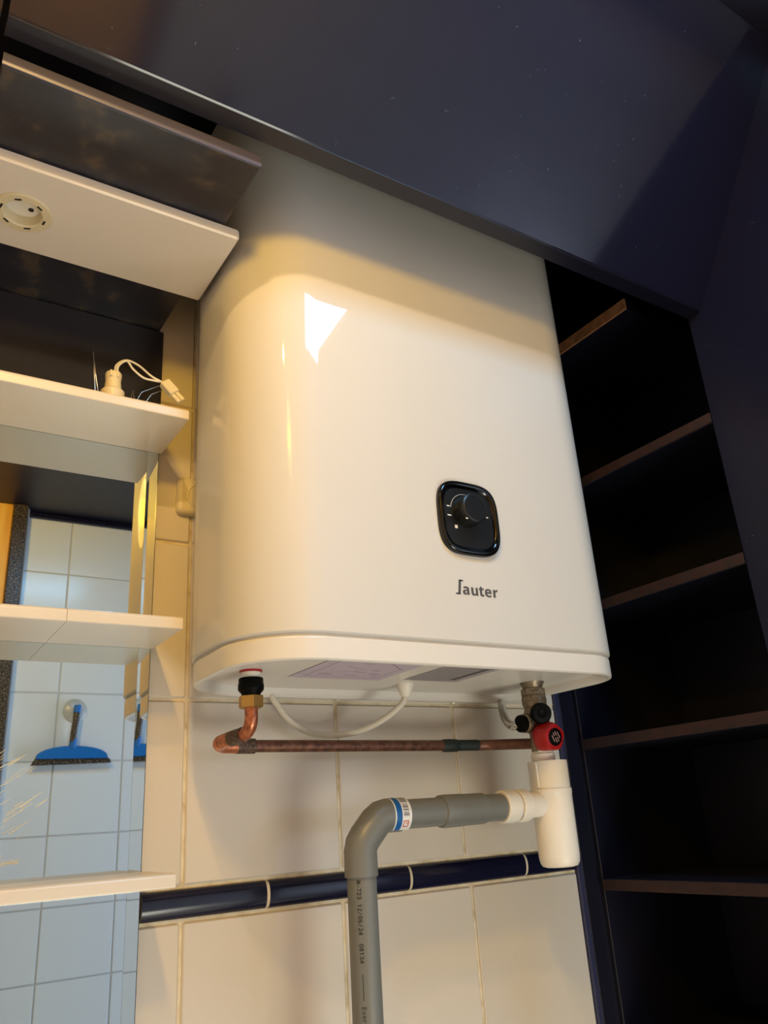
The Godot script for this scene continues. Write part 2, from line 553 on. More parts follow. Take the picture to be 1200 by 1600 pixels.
func heater() -> void:
	var t := thing("water_heater", "large white water heater with rounded corners and a black control dial", "water heater")
	var s := Sh.new()
	var loops := []
	for p in [[0.1778, 0.008], [0.1778, 0.0025], [0.1783, 0.0008], [0.1797, 0.0], [0.905, 0.0], [0.913, 0.003], [0.918, 0.010], [0.92, 0.02]]:
		loops.append(heater_loop(p[0], p[1]))
	loft(s, loops, [1, 2, 2, 3, 4, 4, 4])
	part("body", s, "heater_white", t)
	s = Sh.new()
	loops = []
	for p in [[0.1752, 0.008], [0.1752, 0.0040], [0.1744, 0.0026], [0.1725, 0.0020], [0.1528, 0.0020], [0.1513, 0.0028], [0.1508, 0.0045], [0.1509, 0.0075], [0.1520, 0.0095], [0.1560, 0.0125], [0.1615, 0.0150]]:
		loops.append(heater_loop(p[0], p[1]))
	loft(s, loops, [1, 2, 2, 3, 4, 4, 4, 4, 4, 4])
	part("end_cap", s, "heater_cap", t)
	s = Sh.new()
	loops = [heater_loop(0.1750, 0.0034), heater_loop(0.1780, 0.0034)]
	loft(s, loops, [1])
	part("seam", s, "seam_grey", t)
	box("wall_bracket", Vector3(0.08, 0.62, 0.0), Vector3(0.38, 0.68, 0.0155), "heater_cap", t)
	# papers stuck under the cap
	label_sheet(t, Vector3(0.082, 0.1612, 0.105), Vector3(0.205, 0.1614, 0.222), true)
	label_sheet(t, Vector3(0.236, 0.1612, 0.115), Vector3(0.318, 0.1614, 0.222), false)
	# cable gland
	s = Sh.new()
	lathe(s, [[0.011, 0.0], [0.0105, -0.004], [0.0055, -0.016], [0.0045, -0.0165]], Transform3D(Basis(), Vector3(0.2585, 0.1615, 0.085)), 20)
	part("cable_gland", s, "white_plastic", t)
	control(t)
	brand(t)

func label_sheet(t: Node3D, lo: Vector3, hi: Vector3, drawing: bool) -> void:
	var im := Image.create(512, 512, false, Image.FORMAT_RGB8)
	var paper := Color(0.74, 0.69, 0.76) if drawing else Color(0.62, 0.60, 0.62)
	var ink := Color(0.32, 0.27, 0.36)
	im.fill(paper)
	if drawing:
		for r in [[60, 60, 400, 4], [60, 60, 4, 400], [60, 456, 250, 4], [456, 60, 4, 270]]:
			im.fill_rect(Rect2i(r[0], r[1], r[2], r[3]), ink)
		for k in 150:
			im.fill_rect(Rect2i(308 + k, 457 - k, 4, 4), ink)
			im.fill_rect(Rect2i(120 + k, 150 + k / 2, 3, 3), ink)
			im.fill_rect(Rect2i(150 + k, 330 - k / 2, 3, 3), ink)
		for r in [[100, 110, 90, 8], [100, 130, 60, 8], [250, 110, 70, 8], [260, 200, 60, 8], [330, 250, 40, 10], [200, 400, 60, 8], [360, 160, 60, 12], [410, 100, 30, 12]]:
			im.fill_rect(Rect2i(r[0], r[1], r[2], r[3]), ink.lerp(paper, 0.25))
	else:
		for k in 15:
			im.fill_rect(Rect2i(20, 26 + k * 32, 330 + (k * 53) % 130, 10), Color(0.28, 0.27, 0.29))
		im.fill_rect(Rect2i(380, 60, 60, 400), Color(0.30, 0.30, 0.32))
	var m := StandardMaterial3D.new()
	m.resource_name = "printed_paper"
	m.albedo_texture = ImageTexture.create_from_image(im)
	m.roughness = 0.5
	var st := SurfaceTool.new()
	st.begin(Mesh.PRIMITIVE_TRIANGLES)
	var q := [Vector3(lo.x, lo.y, lo.z), Vector3(hi.x, lo.y, lo.z), Vector3(hi.x, lo.y, hi.z), Vector3(lo.x, lo.y, hi.z)]
	var uv := [Vector2(0, 0), Vector2(1, 0), Vector2(1, 1), Vector2(0, 1)]
	for k in [0, 2, 1, 0, 3, 2]:
		st.set_normal(Vector3.DOWN)
		st.set_uv(uv[k])
		st.add_vertex(q[k] + Vector3(0, -0.0003, 0))
	var o := obj("instruction_sheet" if drawing else "rating_plate", st.commit(), m, t)
	o.set_meta("label", "lilac instruction sheet with a line drawing" if drawing else "grey rating plate with lines of small print")

func squircle(cx: float, cy: float, rx: float, ry: float, z: float, p := 3.6, n := 64) -> PackedVector3Array:
	var l := PackedVector3Array()
	for i in n:
		var a := TAU * i / n
		var c := cos(a)
		var s := sin(a)
		l.append(Vector3(cx + rx * signf(c) * pow(absf(c), 2.0 / p), cy + ry * signf(s) * pow(absf(s), 2.0 / p), z))
	return l

func control(t: Node3D) -> void:
	var z := HZ1
	var c := Vector2(0.2480, 0.3265)
	var s := Sh.new()
	var loops := []
	for e in [[0.0, 0.0], [0.004, 0.0], [0.0062, 0.0012], [0.007, 0.0035], [0.0062, 0.0065], [0.0030, 0.0085]]:
		loops.append(squircle(c.x, c.y, 0.0445 - e[1], 0.0460 - e[1], z + e[0]))
	loft(s, loops, [1, 1, 1, 1, 1], true, true)
	var p := part("control_panel", s, "gloss_black", t)
	s = Sh.new()
	loft(s, [squircle(c.x, c.y, 0.0358, 0.0373, z + 0.0030), squircle(c.x, c.y, 0.0355, 0.0370, z + 0.0034)], [1])
	part("dial_face", s, "panel_black", p)
	# the knob, tapering to a flat face
	s = Sh.new()
	lathe(s, [[0.0195, 0.003], [0.0190, 0.010], [0.0182, 0.0195], [0.0176, 0.0212], [0.0160, 0.0220]], aim(Vector3(0.2440, 0.3335, z), Vector3(0, 0, 1)), 48)
	part("knob", s, "knob_black", p)
	# printed arc and marks round the knob
	s = Sh.new()
	var arc := PackedVector3Array()
	for k in 19:
		var a := deg_to_rad(62.0 + 108.0 * k / 18.0)
		arc.append(Vector3(0.2440 + 0.0228 * cos(a), 0.3335 + 0.0228 * sin(a), z + 0.0036))
	tube(s, arc, 0.0003, 6)
	part("print_arc", s, "print_white", p)
	for b in [[0.2160, 0.3375, 0.2200, 0.0014], [0.2160, 0.3260, 0.2215, 0.0014], [0.2745, 0.3310, 0.2775, 0.0014], [0.2252, 0.3115, 0.2292, 0.0040]]:
		box("print_mark", Vector3(b[0], b[1], z + 0.0033), Vector3(b[2], b[1] + b[3], z + 0.0037), "print_white", p, 0.0001)
	s = Sh.new()
	rbox(s, Vector3(0.2275, 0.3168, z + 0.0216), Vector3(0.2305, 0.3183, z + 0.0223), 0.0002, Transform3D())
	part("pointer_mark", s, "print_white", p)

func brand(t: Node3D) -> void:
	# raised by a hair: a tall open S drawn as a bar with two serifs, then the letters
	var n := Node3D.new()
	n.name = "wordmark"
	t.add_child(n)
	var z := HZ1 + 0.0003
	var s := Sh.new()
	var bar := [[0.2228, 0.2325, 0.2262, 0.2325, 0.2288, 0.2500, 0.2254, 0.2500], [0.2196, 0.2325, 0.2245, 0.2325, 0.2247, 0.2342, 0.2200, 0.2342], [0.2262, 0.2483, 0.2318, 0.2483, 0.2314, 0.2500, 0.2262, 0.2500]]
	for b in bar:
		var l0 := PackedVector3Array()
		var l1 := PackedVector3Array()
		for k in 4:
			l0.append(Vector3(b[2 * k], b[2 * k + 1], z - 0.0004))
			l1.append(Vector3(b[2 * k], b[2 * k + 1], z))
		loft(s, [l0, l1], [FLAT])
	part("letter", s, "print_grey", n)
	var tm := TextMesh.new()
	var f := SystemFont.new()
	f.font_names = PackedStringArray(["Droid Sans"])
	f.font_weight = 700
	tm.font = f
	tm.text = "auter"
	tm.font_size = 64
	tm.pixel_size = 0.0178 / 64.0
	tm.depth = 0.0004
	tm.curve_step = 1.0
	tm.horizontal_alignment = HORIZONTAL_ALIGNMENT_LEFT
	tm.vertical_alignment = VERTICAL_ALIGNMENT_BOTTOM
	var o := obj("letters", tm, M["print_grey"], n, Vector3(0.2292, 0.2288, z))
	o.scale = Vector3(1.12, 0.96, 1)

# ---------------------------------------------------------------- mirror, shelves, socket
func mirror_wall() -> void:
	var t := thing("mirror", "tall mirror with pale limescale streaks, behind the three cream shelves", "mirror")
	box("backing", Vector3(-0.90, -0.75, 0.0), Vector3(-0.0485, 0.476, 0.0032), "mirror_back", t)
	box("glass", Vector3(-0.90, -0.75, 0.0032), Vector3(-0.0625, 0.476, 0.006), "mirror", t, 0.0002)
	# bevelled strip along the edge, turned a few degrees
	var s := Sh.new()
	var a := PackedVector3Array()
	var b := PackedVector3Array()
	for p in [[-0.0625, 0.0032], [-0.0625, 0.0060], [-0.0490, 0.00675], [-0.0482, 0.0062], [-0.0482, 0.0032]]:
		a.append(Vector3(p[0], -0.75, p[1]))
		b.append(Vector3(p[0], 0.476, p[1]))
	loft(s, [a, b], [FLAT])
	part("bevel", s, "mirror", t)
	s = Sh.new()
	var r := RandomNumberGenerator.new()
	r.seed = 5
	for k in 150:
		var x := r.randf_range(-0.30, -0.155)
		var y := r.randf_range(0.005, 0.085) - (x + 0.23) * 0.15
		if r.randf() < (x + 0.235) * 12.0:
			continue
		var ln := r.randf_range(0.006, 0.024)
		var d := Vector3(ln, ln * r.randf_range(0.45, 0.85), 0)
		var w := r.randf_range(0.0002, 0.0007)
		tube(s, PackedVector3Array([Vector3(x, y, 0.006), Vector3(x, y, 0.006) + d * 0.5, Vector3(x, y, 0.006) + d]), w, 5, w * 0.3)
	for k in 26:
		var x := r.randf_range(-0.30, -0.20)
		var y := r.randf_range(-0.026, -0.010)
		tube(s, PackedVector3Array([Vector3(x, y, 0.006), Vector3(x + r.randf_range(0.008, 0.05), y + r.randf_range(-0.001, 0.002), 0.006)]), r.randf_range(0.0002, 0.0006), 5)
	var lime := part("limescale", s, "limescale", t)
	lime.set_meta("kind", "stuff")
	# glossy dark boards on the wall above the mirror
	tag(box("wall_panel", Vector3(-0.90, 0.4780, 0.0), Vector3(-0.0482, 0.6490, 0.006), "blue_panel"), "glossy dark blue panel on the wall behind the loose lamp holder", "panel")
	for e in [["top", 0.4630, 0.0140, "top cream shelf above the mirror, holding a loose lamp holder"], ["middle", 0.2070, 0.0140, "middle cream shelf across the mirror, with a fine joint in its edge"], ["bottom", -0.0485, 0.0135, "lowest cream shelf on the mirror, level with the navy tile border"]]:
		var y: float = e[1]
		var k := thing("mirror_shelf", e[3], "shelf", "cream shelves on the mirror")
		var x1 := -0.0445
		var z0 := 0.0066
		var zz := 0.1115
		var joint := -0.166
		var pieces := [[-0.86, x1]] if e[0] != "middle" else [[-0.86, joint], [joint + 0.0004, x1]]
		for q in pieces:
			var sh := Sh.new()
			shelf_shape(sh, q[0], q[1], y, y + e[2], z0, zz)
			part("board", sh, "laminate", k)
	socket()
	lamp_holder()

func shelf_shape(s: Sh, x0: float, x1: float, y0: float, y1: float, z0: float, z1: float) -> void:
	# front edge rounded, seen from the end
	var a := PackedVector3Array()
	var b := PackedVector3Array()
	var r := 0.004
	var pts := [[y0, z0], [y1, z0]]
	for k in 6:
		var q := PI / 2 * k / 5.0
		pts.append([y1 - r + r * cos(q), z1 - r + r * sin(q)])
	for k in 4:
		var q := PI / 2 * k / 3.0
		pts.append([y0 + 0.0015 - 0.0015 * sin(q), z1 - 0.0015 + 0.0015 * cos(q)])
	for p in pts:
		a.append(Vector3(x0, p[0], p[1]))
		b.append(Vector3(x1 - (0.001 if x1 > -0.1 else 0.00005), p[0], p[1]))
	var c := PackedVector3Array()
	var m := Vector3(x1, (y0 + y1) / 2, (z0 + z1) / 2)
	for p in b:
		c.append(Vector3(x1, move_toward(p.y, m.y, 0.0012), move_toward(p.z, m.z, 0.0012)) if x1 > -0.1 else Vector3(x1, p.y, p.z))
	loft(s, [a, b, c], [FLAT])

func socket() -> void:
	var t := thing("power_socket", "small cream wall socket half hidden behind the heater's left side", "socket")
	var s := Sh.new()
	var loops := []
	for e in [[0.0, 0.0], [0.006, 0.0], [0.0095, 0.002], [0.0105, 0.005]]:
		loops.append(squircle(0.006, 0.4095, 0.0285 - e[1], 0.0255 - e[1], e[0], 8.0, 48))
	loft(s, loops, [1, 1, 1])
	var p := part("plate", s, "cream_plastic", t)
	s = Sh.new()
	lathe(s, [[0.0172, 0.0], [0.0172, 0.0012], [0.0162, 0.0016], [0.0155, 0.0008], [0.004, 0.0003]], aim(Vector3(0.0065, 0.4095, 0.0103), Vector3(0, 0, 1)), 32)
	part("well", s, "cream_plastic", p)

func lamp_holder() -> void:
	var t := thing("lamp_holder", "loose cream lamp holder with white wires lying on the top mirror shelf", "lamp holder")
	var y := 0.4772
	var c := Vector3(-0.1322, y, 0.0945)
	var s := Sh.new()
	lathe(s, [[0.0135, 0.0], [0.0135, 0.0100], [0.0118, 0.0115], [0.0098, 0.0130], [0.0086, 0.0262], [0.0092, 0.0270], [0.0094, 0.0335], [0.0084, 0.0352], [0.003, 0.0356]], Transform3D(Basis(), c), 28)
	part("holder_body", s, "cream_plastic", t)
	for sx in [-0.0052, 0.0028]:
		box("holder_lug", c + Vector3(sx - 0.0012, 0.0270, 0.0076), c + Vector3(sx + 0.0012, 0.0345, 0.0100), "cream_plastic", t, 0.0004)
	var conn := Vector3(-0.0735, 0.5095, 0.104)
	var dir := Vector3(0.0200, -0.0245, 0.006)
	var first := [c + Vector3(0.001, 0.034, 0.002), c + Vector3(0.002, 0.046, 0.002), c + Vector3(0.0125, 0.0560, 0.002), c + Vector3(0.027, 0.0520, 0.004), c + Vector3(0.043, 0.0390, 0.007), conn + Vector3(-0.0025, -0.001, 0.002)]
	var second := [c + Vector3(0.003, 0.034, 0.004), c + Vector3(0.004, 0.045, 0.004), c + Vector3(0.013, 0.0535, 0.005), c + Vector3(0.0205, 0.0430, 0.007), c + Vector3(0.033, 0.0340, 0.008), c + Vector3(0.046, 0.0335, 0.008), conn + Vector3(0.003, 0.001, 0.000)]
	for w in [first, second]:
		s = Sh.new()
		tube(s, curve(w, 0.002), 0.0013, 10)
		part("wire", s, "white_plastic", t)
	s = Sh.new()
	var xf := aim(conn, dir)
	rbox(s, Vector3(-0.0066, -0.002, -0.0048), Vector3(0.0066, 0.0180, 0.0048), 0.0012, xf)
	var q := part("connector_block", s, "cream_plastic", t)
	for sx in [-1, 1]:
		s = Sh.new()
		lathe(s, [[0.0029, 0.0], [0.0029, 0.0130], [0.0022, 0.0136]], xf * Transform3D(Basis(), Vector3(0.0030 * sx, 0.0170, 0)), 12)
		part("connector_tube", s, "cream_plastic", q)
	# wire springs of the old downlight
	for pts in [[Vector3(-0.1520, y + 0.0005, 0.098), Vector3(-0.1550, y + 0.028, 0.098), Vector3(-0.1580, y + 0.056, 0.099), Vector3(-0.1545, y + 0.030, 0.100), Vector3(-0.1490, y + 0.0005, 0.100)],
			[Vector3(-0.1120, y + 0.0005, 0.099), Vector3(-0.1105, y + 0.0165, 0.099), Vector3(-0.1070, y + 0.0005, 0.101)],
			[Vector3(-0.1060, y + 0.0005, 0.098), Vector3(-0.0995, y + 0.0165, 0.098), Vector3(-0.0800, y + 0.0310, 0.095), Vector3(-0.0665, y + 0.0385, 0.095), Vector3(-0.0640, y + 0.0340, 0.097)],
			[Vector3(-0.0960, y + 0.0005, 0.100), Vector3(-0.0880, y + 0.0160, 0.099), Vector3(-0.0745, y + 0.0260, 0.097)]]:
		s = Sh.new()
		tube(s, PackedVector3Array(pts), 0.0005, 8)
		part("spring_wire", s, "chrome", t)

# ---------------------------------------------------------------- blue board and white board with its lamp hole
func pelmet() -> void:
	var b := thing("overhead_board", "scuffed dark blue board with a front edge coloured paler for its sheen under the sloped panel", "board")
	box("board", Vector3(-0.304, 0.6495, 0.0), Vector3(-0.0535, 0.6650, 0.3425), "blue_scuffed", b, 0.0012)
	var es := Sh.new()
	var e0 := PackedVector3Array()
	var e1 := PackedVector3Array()
	for k in 9:
		var a := PI * k / 8.0
		e0.append(Vector3(-0.304, 0.6572 + 0.0077 * signf(cos(a)) * pow(absf(cos(a)), 0.5), 0.3425 + 0.0018 * pow(sin(a), 0.5)))
		e1.append(Vector3(-0.0535, 0.6572 + 0.0077 * signf(cos(a)) * pow(absf(cos(a)), 0.5), 0.3425 + 0.0018 * pow(sin(a), 0.5)))
	loft(es, [e0, e1], [1])
	part("edge_strip", es, "blue_edge_sheen", b)  # edge face, its sheen put into the paler colour
	var t := thing("lamp_board", "white laminate board overhead with a round empty lamp socket in it", "board")
	var c := Vector3(-0.257, 0.635, 0.176)
	var s := Sh.new()
	rbox(s, Vector3(-0.90, 0.6352, 0.112), Vector3(-0.0365, 0.6492, 0.245), 0.002)
	var root := CSGMesh3D.new()
	root.name = "board"
	root.mesh = build(s)
	root.material = M["laminate"]
	var hole := CSGCylinder3D.new()
	hole.name = "hole"
	hole.operation = CSGShape3D.OPERATION_SUBTRACTION
	hole.radius = 0.0215
	hole.height = 0.06
	hole.sides = 40
	hole.position = c
	hole.material = M["laminate"]
	root.add_child(hole)
	t.add_child(root)
	var dn := aim(c, Vector3(0, -1, 0))
	var ring := Sh.new()
	lathe(ring, [[0.0205, -0.010], [0.0295, -0.0003], [0.0298, 0.0012], [0.0285, 0.0024], [0.0205, 0.0026], [0.0190, 0.0015], [0.0186, -0.010]], dn, 48, true)
	var lamp := ring_part(t, dn)
	for k in 6:
		var a := TAU * (k + 0.35) / 6
		s = Sh.new()
		rbox(s, Vector3(-0.0034, 0.0022, -0.0011), Vector3(0.0034, 0.0029, 0.0011), 0.0002, dn * Transform3D(Basis(Vector3.UP, a), Vector3.ZERO) * Transform3D(Basis(), Vector3(0, 0, 0.0222)))
		part("slot", s, "mirror_back", lamp)
	s = Sh.new()
	lathe(s, [[0.0186, -0.0130], [0.0186, -0.0105], [0.004, -0.0100]], dn, 40)
	var back := part("socket_disc", s, "white_plastic", lamp)
	for e in [[0.008, 0.004, 0.0030], [-0.007, -0.006, 0.0022]]:
		s = Sh.new()
		lathe(s, [[e[2], -0.0102], [e[2], -0.0097], [0.0005, -0.0096]], dn * Transform3D(Basis(), Vector3(e[0], 0, e[1])), 16)
		part("contact_hole", s, "mirror_back", lamp)

func ring_part(t: Node3D, dn: Transform3D) -> MeshInstance3D:
	# a flanged ring, closed as a torus-like lathe
	var prof := [[0.0186, -0.0105], [0.0212, -0.0105], [0.0212, -0.0002], [0.0294, -0.0002], [0.0298, 0.0010], [0.0286, 0.0022], [0.0204, 0.0024], [0.0189, 0.0012], [0.0186, -0.0105]]
	var loops := []
	for p in prof:
		var l := PackedVector3Array()
		for i in 48:
			var a := TAU * i / 48
			l.append(dn * Vector3(p[0] * cos(a), p[1], p[0] * sin(a)))
		loops.append(l)
	var s := Sh.new()
	loft(s, loops, [1, 2, 3, 4, 4, 5, 6, 7], false, false)
	var o := part("lamp_socket_ring", s, "cream_plastic", t)
	o.set_meta("label", "round cream ring of an empty lamp socket")
	return o

# ---------------------------------------------------------------- pipes, valve, siphon
func pipework() -> void:
	var z := 0.13
	# left outlet and copper loop
	var t := thing("copper_pipe", "bent copper pipe with a black union and brass nut running along the tiles", "pipe")
	var xl := 0.0258
	var s := Sh.new()
	lathe(s, [[0.0125, 0.1635], [0.0125, 0.1595], [0.0105, 0.1590]], Transform3D(Basis(), Vector3(xl, 0, z)), 24)
	part("red_washer", s, "red_plastic", t)
	s = Sh.new()
	lathe(s, [[0.0110, 0.1600], [0.0108, 0.1520], [0.0100, 0.1515]], Transform3D(Basis(), Vector3(xl, 0, z)), 24)
	part("white_collar", s, "white_plastic", t)
	s = Sh.new()
	lathe(s, [[0.0130, 0.1530], [0.0134, 0.1515], [0.0134, 0.1475], [0.0140, 0.1465], [0.0140, 0.1410], [0.0130, 0.1392], [0.0104, 0.1365], [0.0102, 0.1330]], Transform3D(Basis(), Vector3(xl, 0, z)), 32)
	part("black_union", s, "rubber", t)
	s = Sh.new()
	lathe(s, [[0.0122, 0.1345], [0.0136, 0.1335], [0.0136, 0.1225], [0.0122, 0.1212]], Transform3D(Basis(Vector3.UP, 0.35), Vector3(xl, 0, z)), 36, true, 6)
	part("brass_nut", s, "brass", t)
	var r := 0.0072
	s = Sh.new()
	tube(s, curve([Vector3(xl, 0.124, z), Vector3(xl + 0.0004, 0.112, z), Vector3(xl - 0.0002, 0.103, z - 0.002), Vector3(xl - 0.0015, 0.0965, z - 0.009), Vector3(xl - 0.003, 0.0950, z - 0.020)], 0.0015), r, 24)
	part("riser", s, "copper", t)
	s = Sh.new()
	tube(s, PackedVector3Array([Vector3(xl - 0.0022, 0.0953, z - 0.014), Vector3(xl - 0.0035, 0.0948, z - 0.026), Vector3(xl - 0.0060, 0.0938, z - 0.044)]), 0.0084, 24)
	part("stained_sleeve", s, "flux_stain", t)
	s = Sh.new()
	tube(s, curve([Vector3(xl - 0.0055, 0.0940, z - 0.040), Vector3(xl - 0.0078, 0.0928, z - 0.056), Vector3(xl - 0.0085, 0.0918, z - 0.066), Vector3(xl - 0.004, 0.0905, z - 0.0725), Vector3(xl + 0.006, 0.0898, z - 0.0740), Vector3(xl + 0.022, 0.0894, z - 0.0740)], 0.0015), 0.0084, 24)
	part("elbow", s, "copper", t)
	s = Sh.new()
	var zp := z - 0.074
	tube(s, curve([Vector3(xl + 0.018, 0.0894, zp), Vector3(0.20, 0.0884, zp), Vector3(0.335, 0.0876, zp)], 0.02), 0.0070, 24)
	part("pipe_run", s, "copper_dull", t)
	s = Sh.new()
	tube(s, PackedVector3Array([Vector3(xl + 0.014, 0.0895, zp), Vector3(xl + 0.036, 0.0893, zp)]), 0.0086, 24)
	part("soldered_joint", s, "flux_stain", t)
	s = Sh.new()
	tube(s, curve([Vector3(0.325, 0.0877, zp), Vector3(0.37, 0.0873, zp), Vector3(0.405, 0.0868, zp + 0.010), Vector3(0.425, 0.0845, zp + 0.040), Vector3(0.434, 0.0825, z - 0.010)], 0.003), 0.0070, 24)
	part("pipe_bend", s, "copper_dull", t)
	s = Sh.new()
	tube(s, PackedVector3Array([Vector3(0.352, 0.0875, zp), Vector3(0.388, 0.0873, zp + 0.004)]), 0.0073, 24)
	part("stained_sleeve", s, "verdigris", t)
	s = Sh.new()
	lathe(s, [[0.0072, -0.014], [0.0082, -0.012], [0.0086, 0.0], [0.0082, 0.010], [0.0072, 0.012]], aim(Vector3(0.345, 0.0875, zp), Vector3(1, 0, 0)), 24)
	part("joint_ring", s, "verdigris", t)
	# cable
	s = Sh.new()
	tube(s, curve([Vector3(0.2585, 0.149, 0.085), Vector3(0.2545, 0.138, 0.083), Vector3(0.236, 0.121, 0.070), Vector3(0.213, 0.1085, 0.050), Vector3(0.186, 0.1040, 0.034), Vector3(0.155, 0.1065, 0.026), Vector3(0.127, 0.120, 0.024), Vector3(0.108, 0.140, 0.024), Vector3(0.098, 0.158, 0.022), Vector3(0.094, 0.20, 0.006)], 0.004), 0.0040, 14)
	var cb := part("power_cable", s, "cable_white")
	tag(cb, "white power cable hanging in a loop under the water heater", "cable")
	valve()
	waste()

func valve() -> void:
	var z := 0.13
	var t := thing("safety_valve", "brass safety valve with a black cap and red knob under the heater's right side", "valve")
	var c := Vector3(0.4365, 0, z)
	var up := Transform3D(Basis(), c)
	var s := Sh.new()
	lathe(s, [[0.0172, 0.1635], [0.0165, 0.1612], [0.0142, 0.1575], [0.0132, 0.1525]], up, 32)
	part("flange", s, "old_brass", t)
	s = Sh.new()
	lathe(s, [[0.0145, 0.1535], [0.0163, 0.1525], [0.0163, 0.1440], [0.0145, 0.1430]], Transform3D(Basis(Vector3.UP, 0.2), c), 48, true, 8)
	part("union_nut", s, "old_brass", t)
	s = Sh.new()
	lathe(s, [[0.0158, 0.1432], [0.0166, 0.1395], [0.0162, 0.1330], [0.0142, 0.1270], [0.0165, 0.1200], [0.0172, 0.1130], [0.0162, 0.1040], [0.0132, 0.0980], [0.0115, 0.0930], [0.0115, 0.0720], [0.0100, 0.0700]], up, 32)
	lathe(s, [[0.0110, 0.0], [0.0128, 0.014], [0.0122, 0.026], [0.0095, 0.028]], aim(Vector3(0.4365, 0.108, z), Vector3(-1, -0.04, 0.10)), 28)
	part("valve_body", s, "old_brass", t)
	s = Sh.new()
	lathe(s, [[0.0095, 0.0], [0.0112, 0.001], [0.0112, 0.008], [0.0095, 0.009]], aim(Vector3(0.4125, 0.1068, z + 0.002), Vector3(-1, -0.04, 0.10)), 24)
	part("side_nut", s, "rubber", t)
	s = Sh.new()
	tube(s, curve([Vector3(0.4057, 0.1066, 0.1250),Vector3(0.4039, 0.1058, 0.1180),Vector3(0.4114, 0.1123, 0.1000),Vector3(0.4262, 0.1239, 0.0780),Vector3(0.4468, 0.1374, 0.0520),Vector3(0.4716, 0.1529, 0.0240),Vector3(0.4865, 0.1708, 0.0080)], 0.002), 0.0058, 20)
	part("chrome_hose", s, "chrome", t)
	# black cap that faces the room
	var f := Vector3(-0.42, -0.16, 0.89)
	s = Sh.new()
	lathe(s, [[0.0090, 0.0], [0.0090, 0.014], [0.0128, 0.015], [0.0133, 0.017], [0.0133, 0.025], [0.0122, 0.0268], [0.0060, 0.0272], [0.0045, 0.0258], [0.001, 0.0256]], aim(Vector3(0.4330, 0.1210, z + 0.004), f), 36)
	part("black_cap", s, "rubber", t)
	# red knob
	var k := aim(Vector3(0.4330, 0.0900, z + 0.006), Vector3(-0.02, -0.12, 0.90))
	s = Sh.new()
	var loops := []
	for e in [[0.0150, 0.004], [0.0185, 0.006], [0.0190, 0.012], [0.0172, 0.026], [0.0155, 0.0285], [0.0110, 0.0290]]:
		var l := PackedVector3Array()
		for i in 60:
			var a := TAU * i / 60
			var rr: float = e[0] * (1.0 + 0.045 * cos(5.0 * a))
			l.append(k * Vector3(rr * cos(a), e[1], rr * sin(a)))
		loops.append(l)
	loft(s, loops, [1, 1, 1, 1, 2])
	var red := part("red_knob", s, "red_plastic", t)
	s = Sh.new()
	lathe(s, [[0.0112, 0.0288], [0.0112, 0.0294], [0.0105, 0.0296], [0.001, 0.0296]], k, 36)
	part("knob_label", s, "rubber", red)
	s = Sh.new()
	for e in [[-0.005, 0.0052, 0.009], [-0.0075, 0.0018, 0.006], [0.0006, 0.0018, 0.006], [-0.0075, -0.0016, 0.007], [0.0015, -0.0016, 0.005], [-0.0045, -0.005, 0.009]]:
		rbox(s, Vector3(e[0], 0.0294, e[1]), Vector3(e[0] + e[2], 0.0298, e[1] + 0.0014), 0.0002, k * Transform3D(Basis(Vector3.UP, 0.5), Vector3.ZERO))
	part("knob_print", s, "print_pink", red)

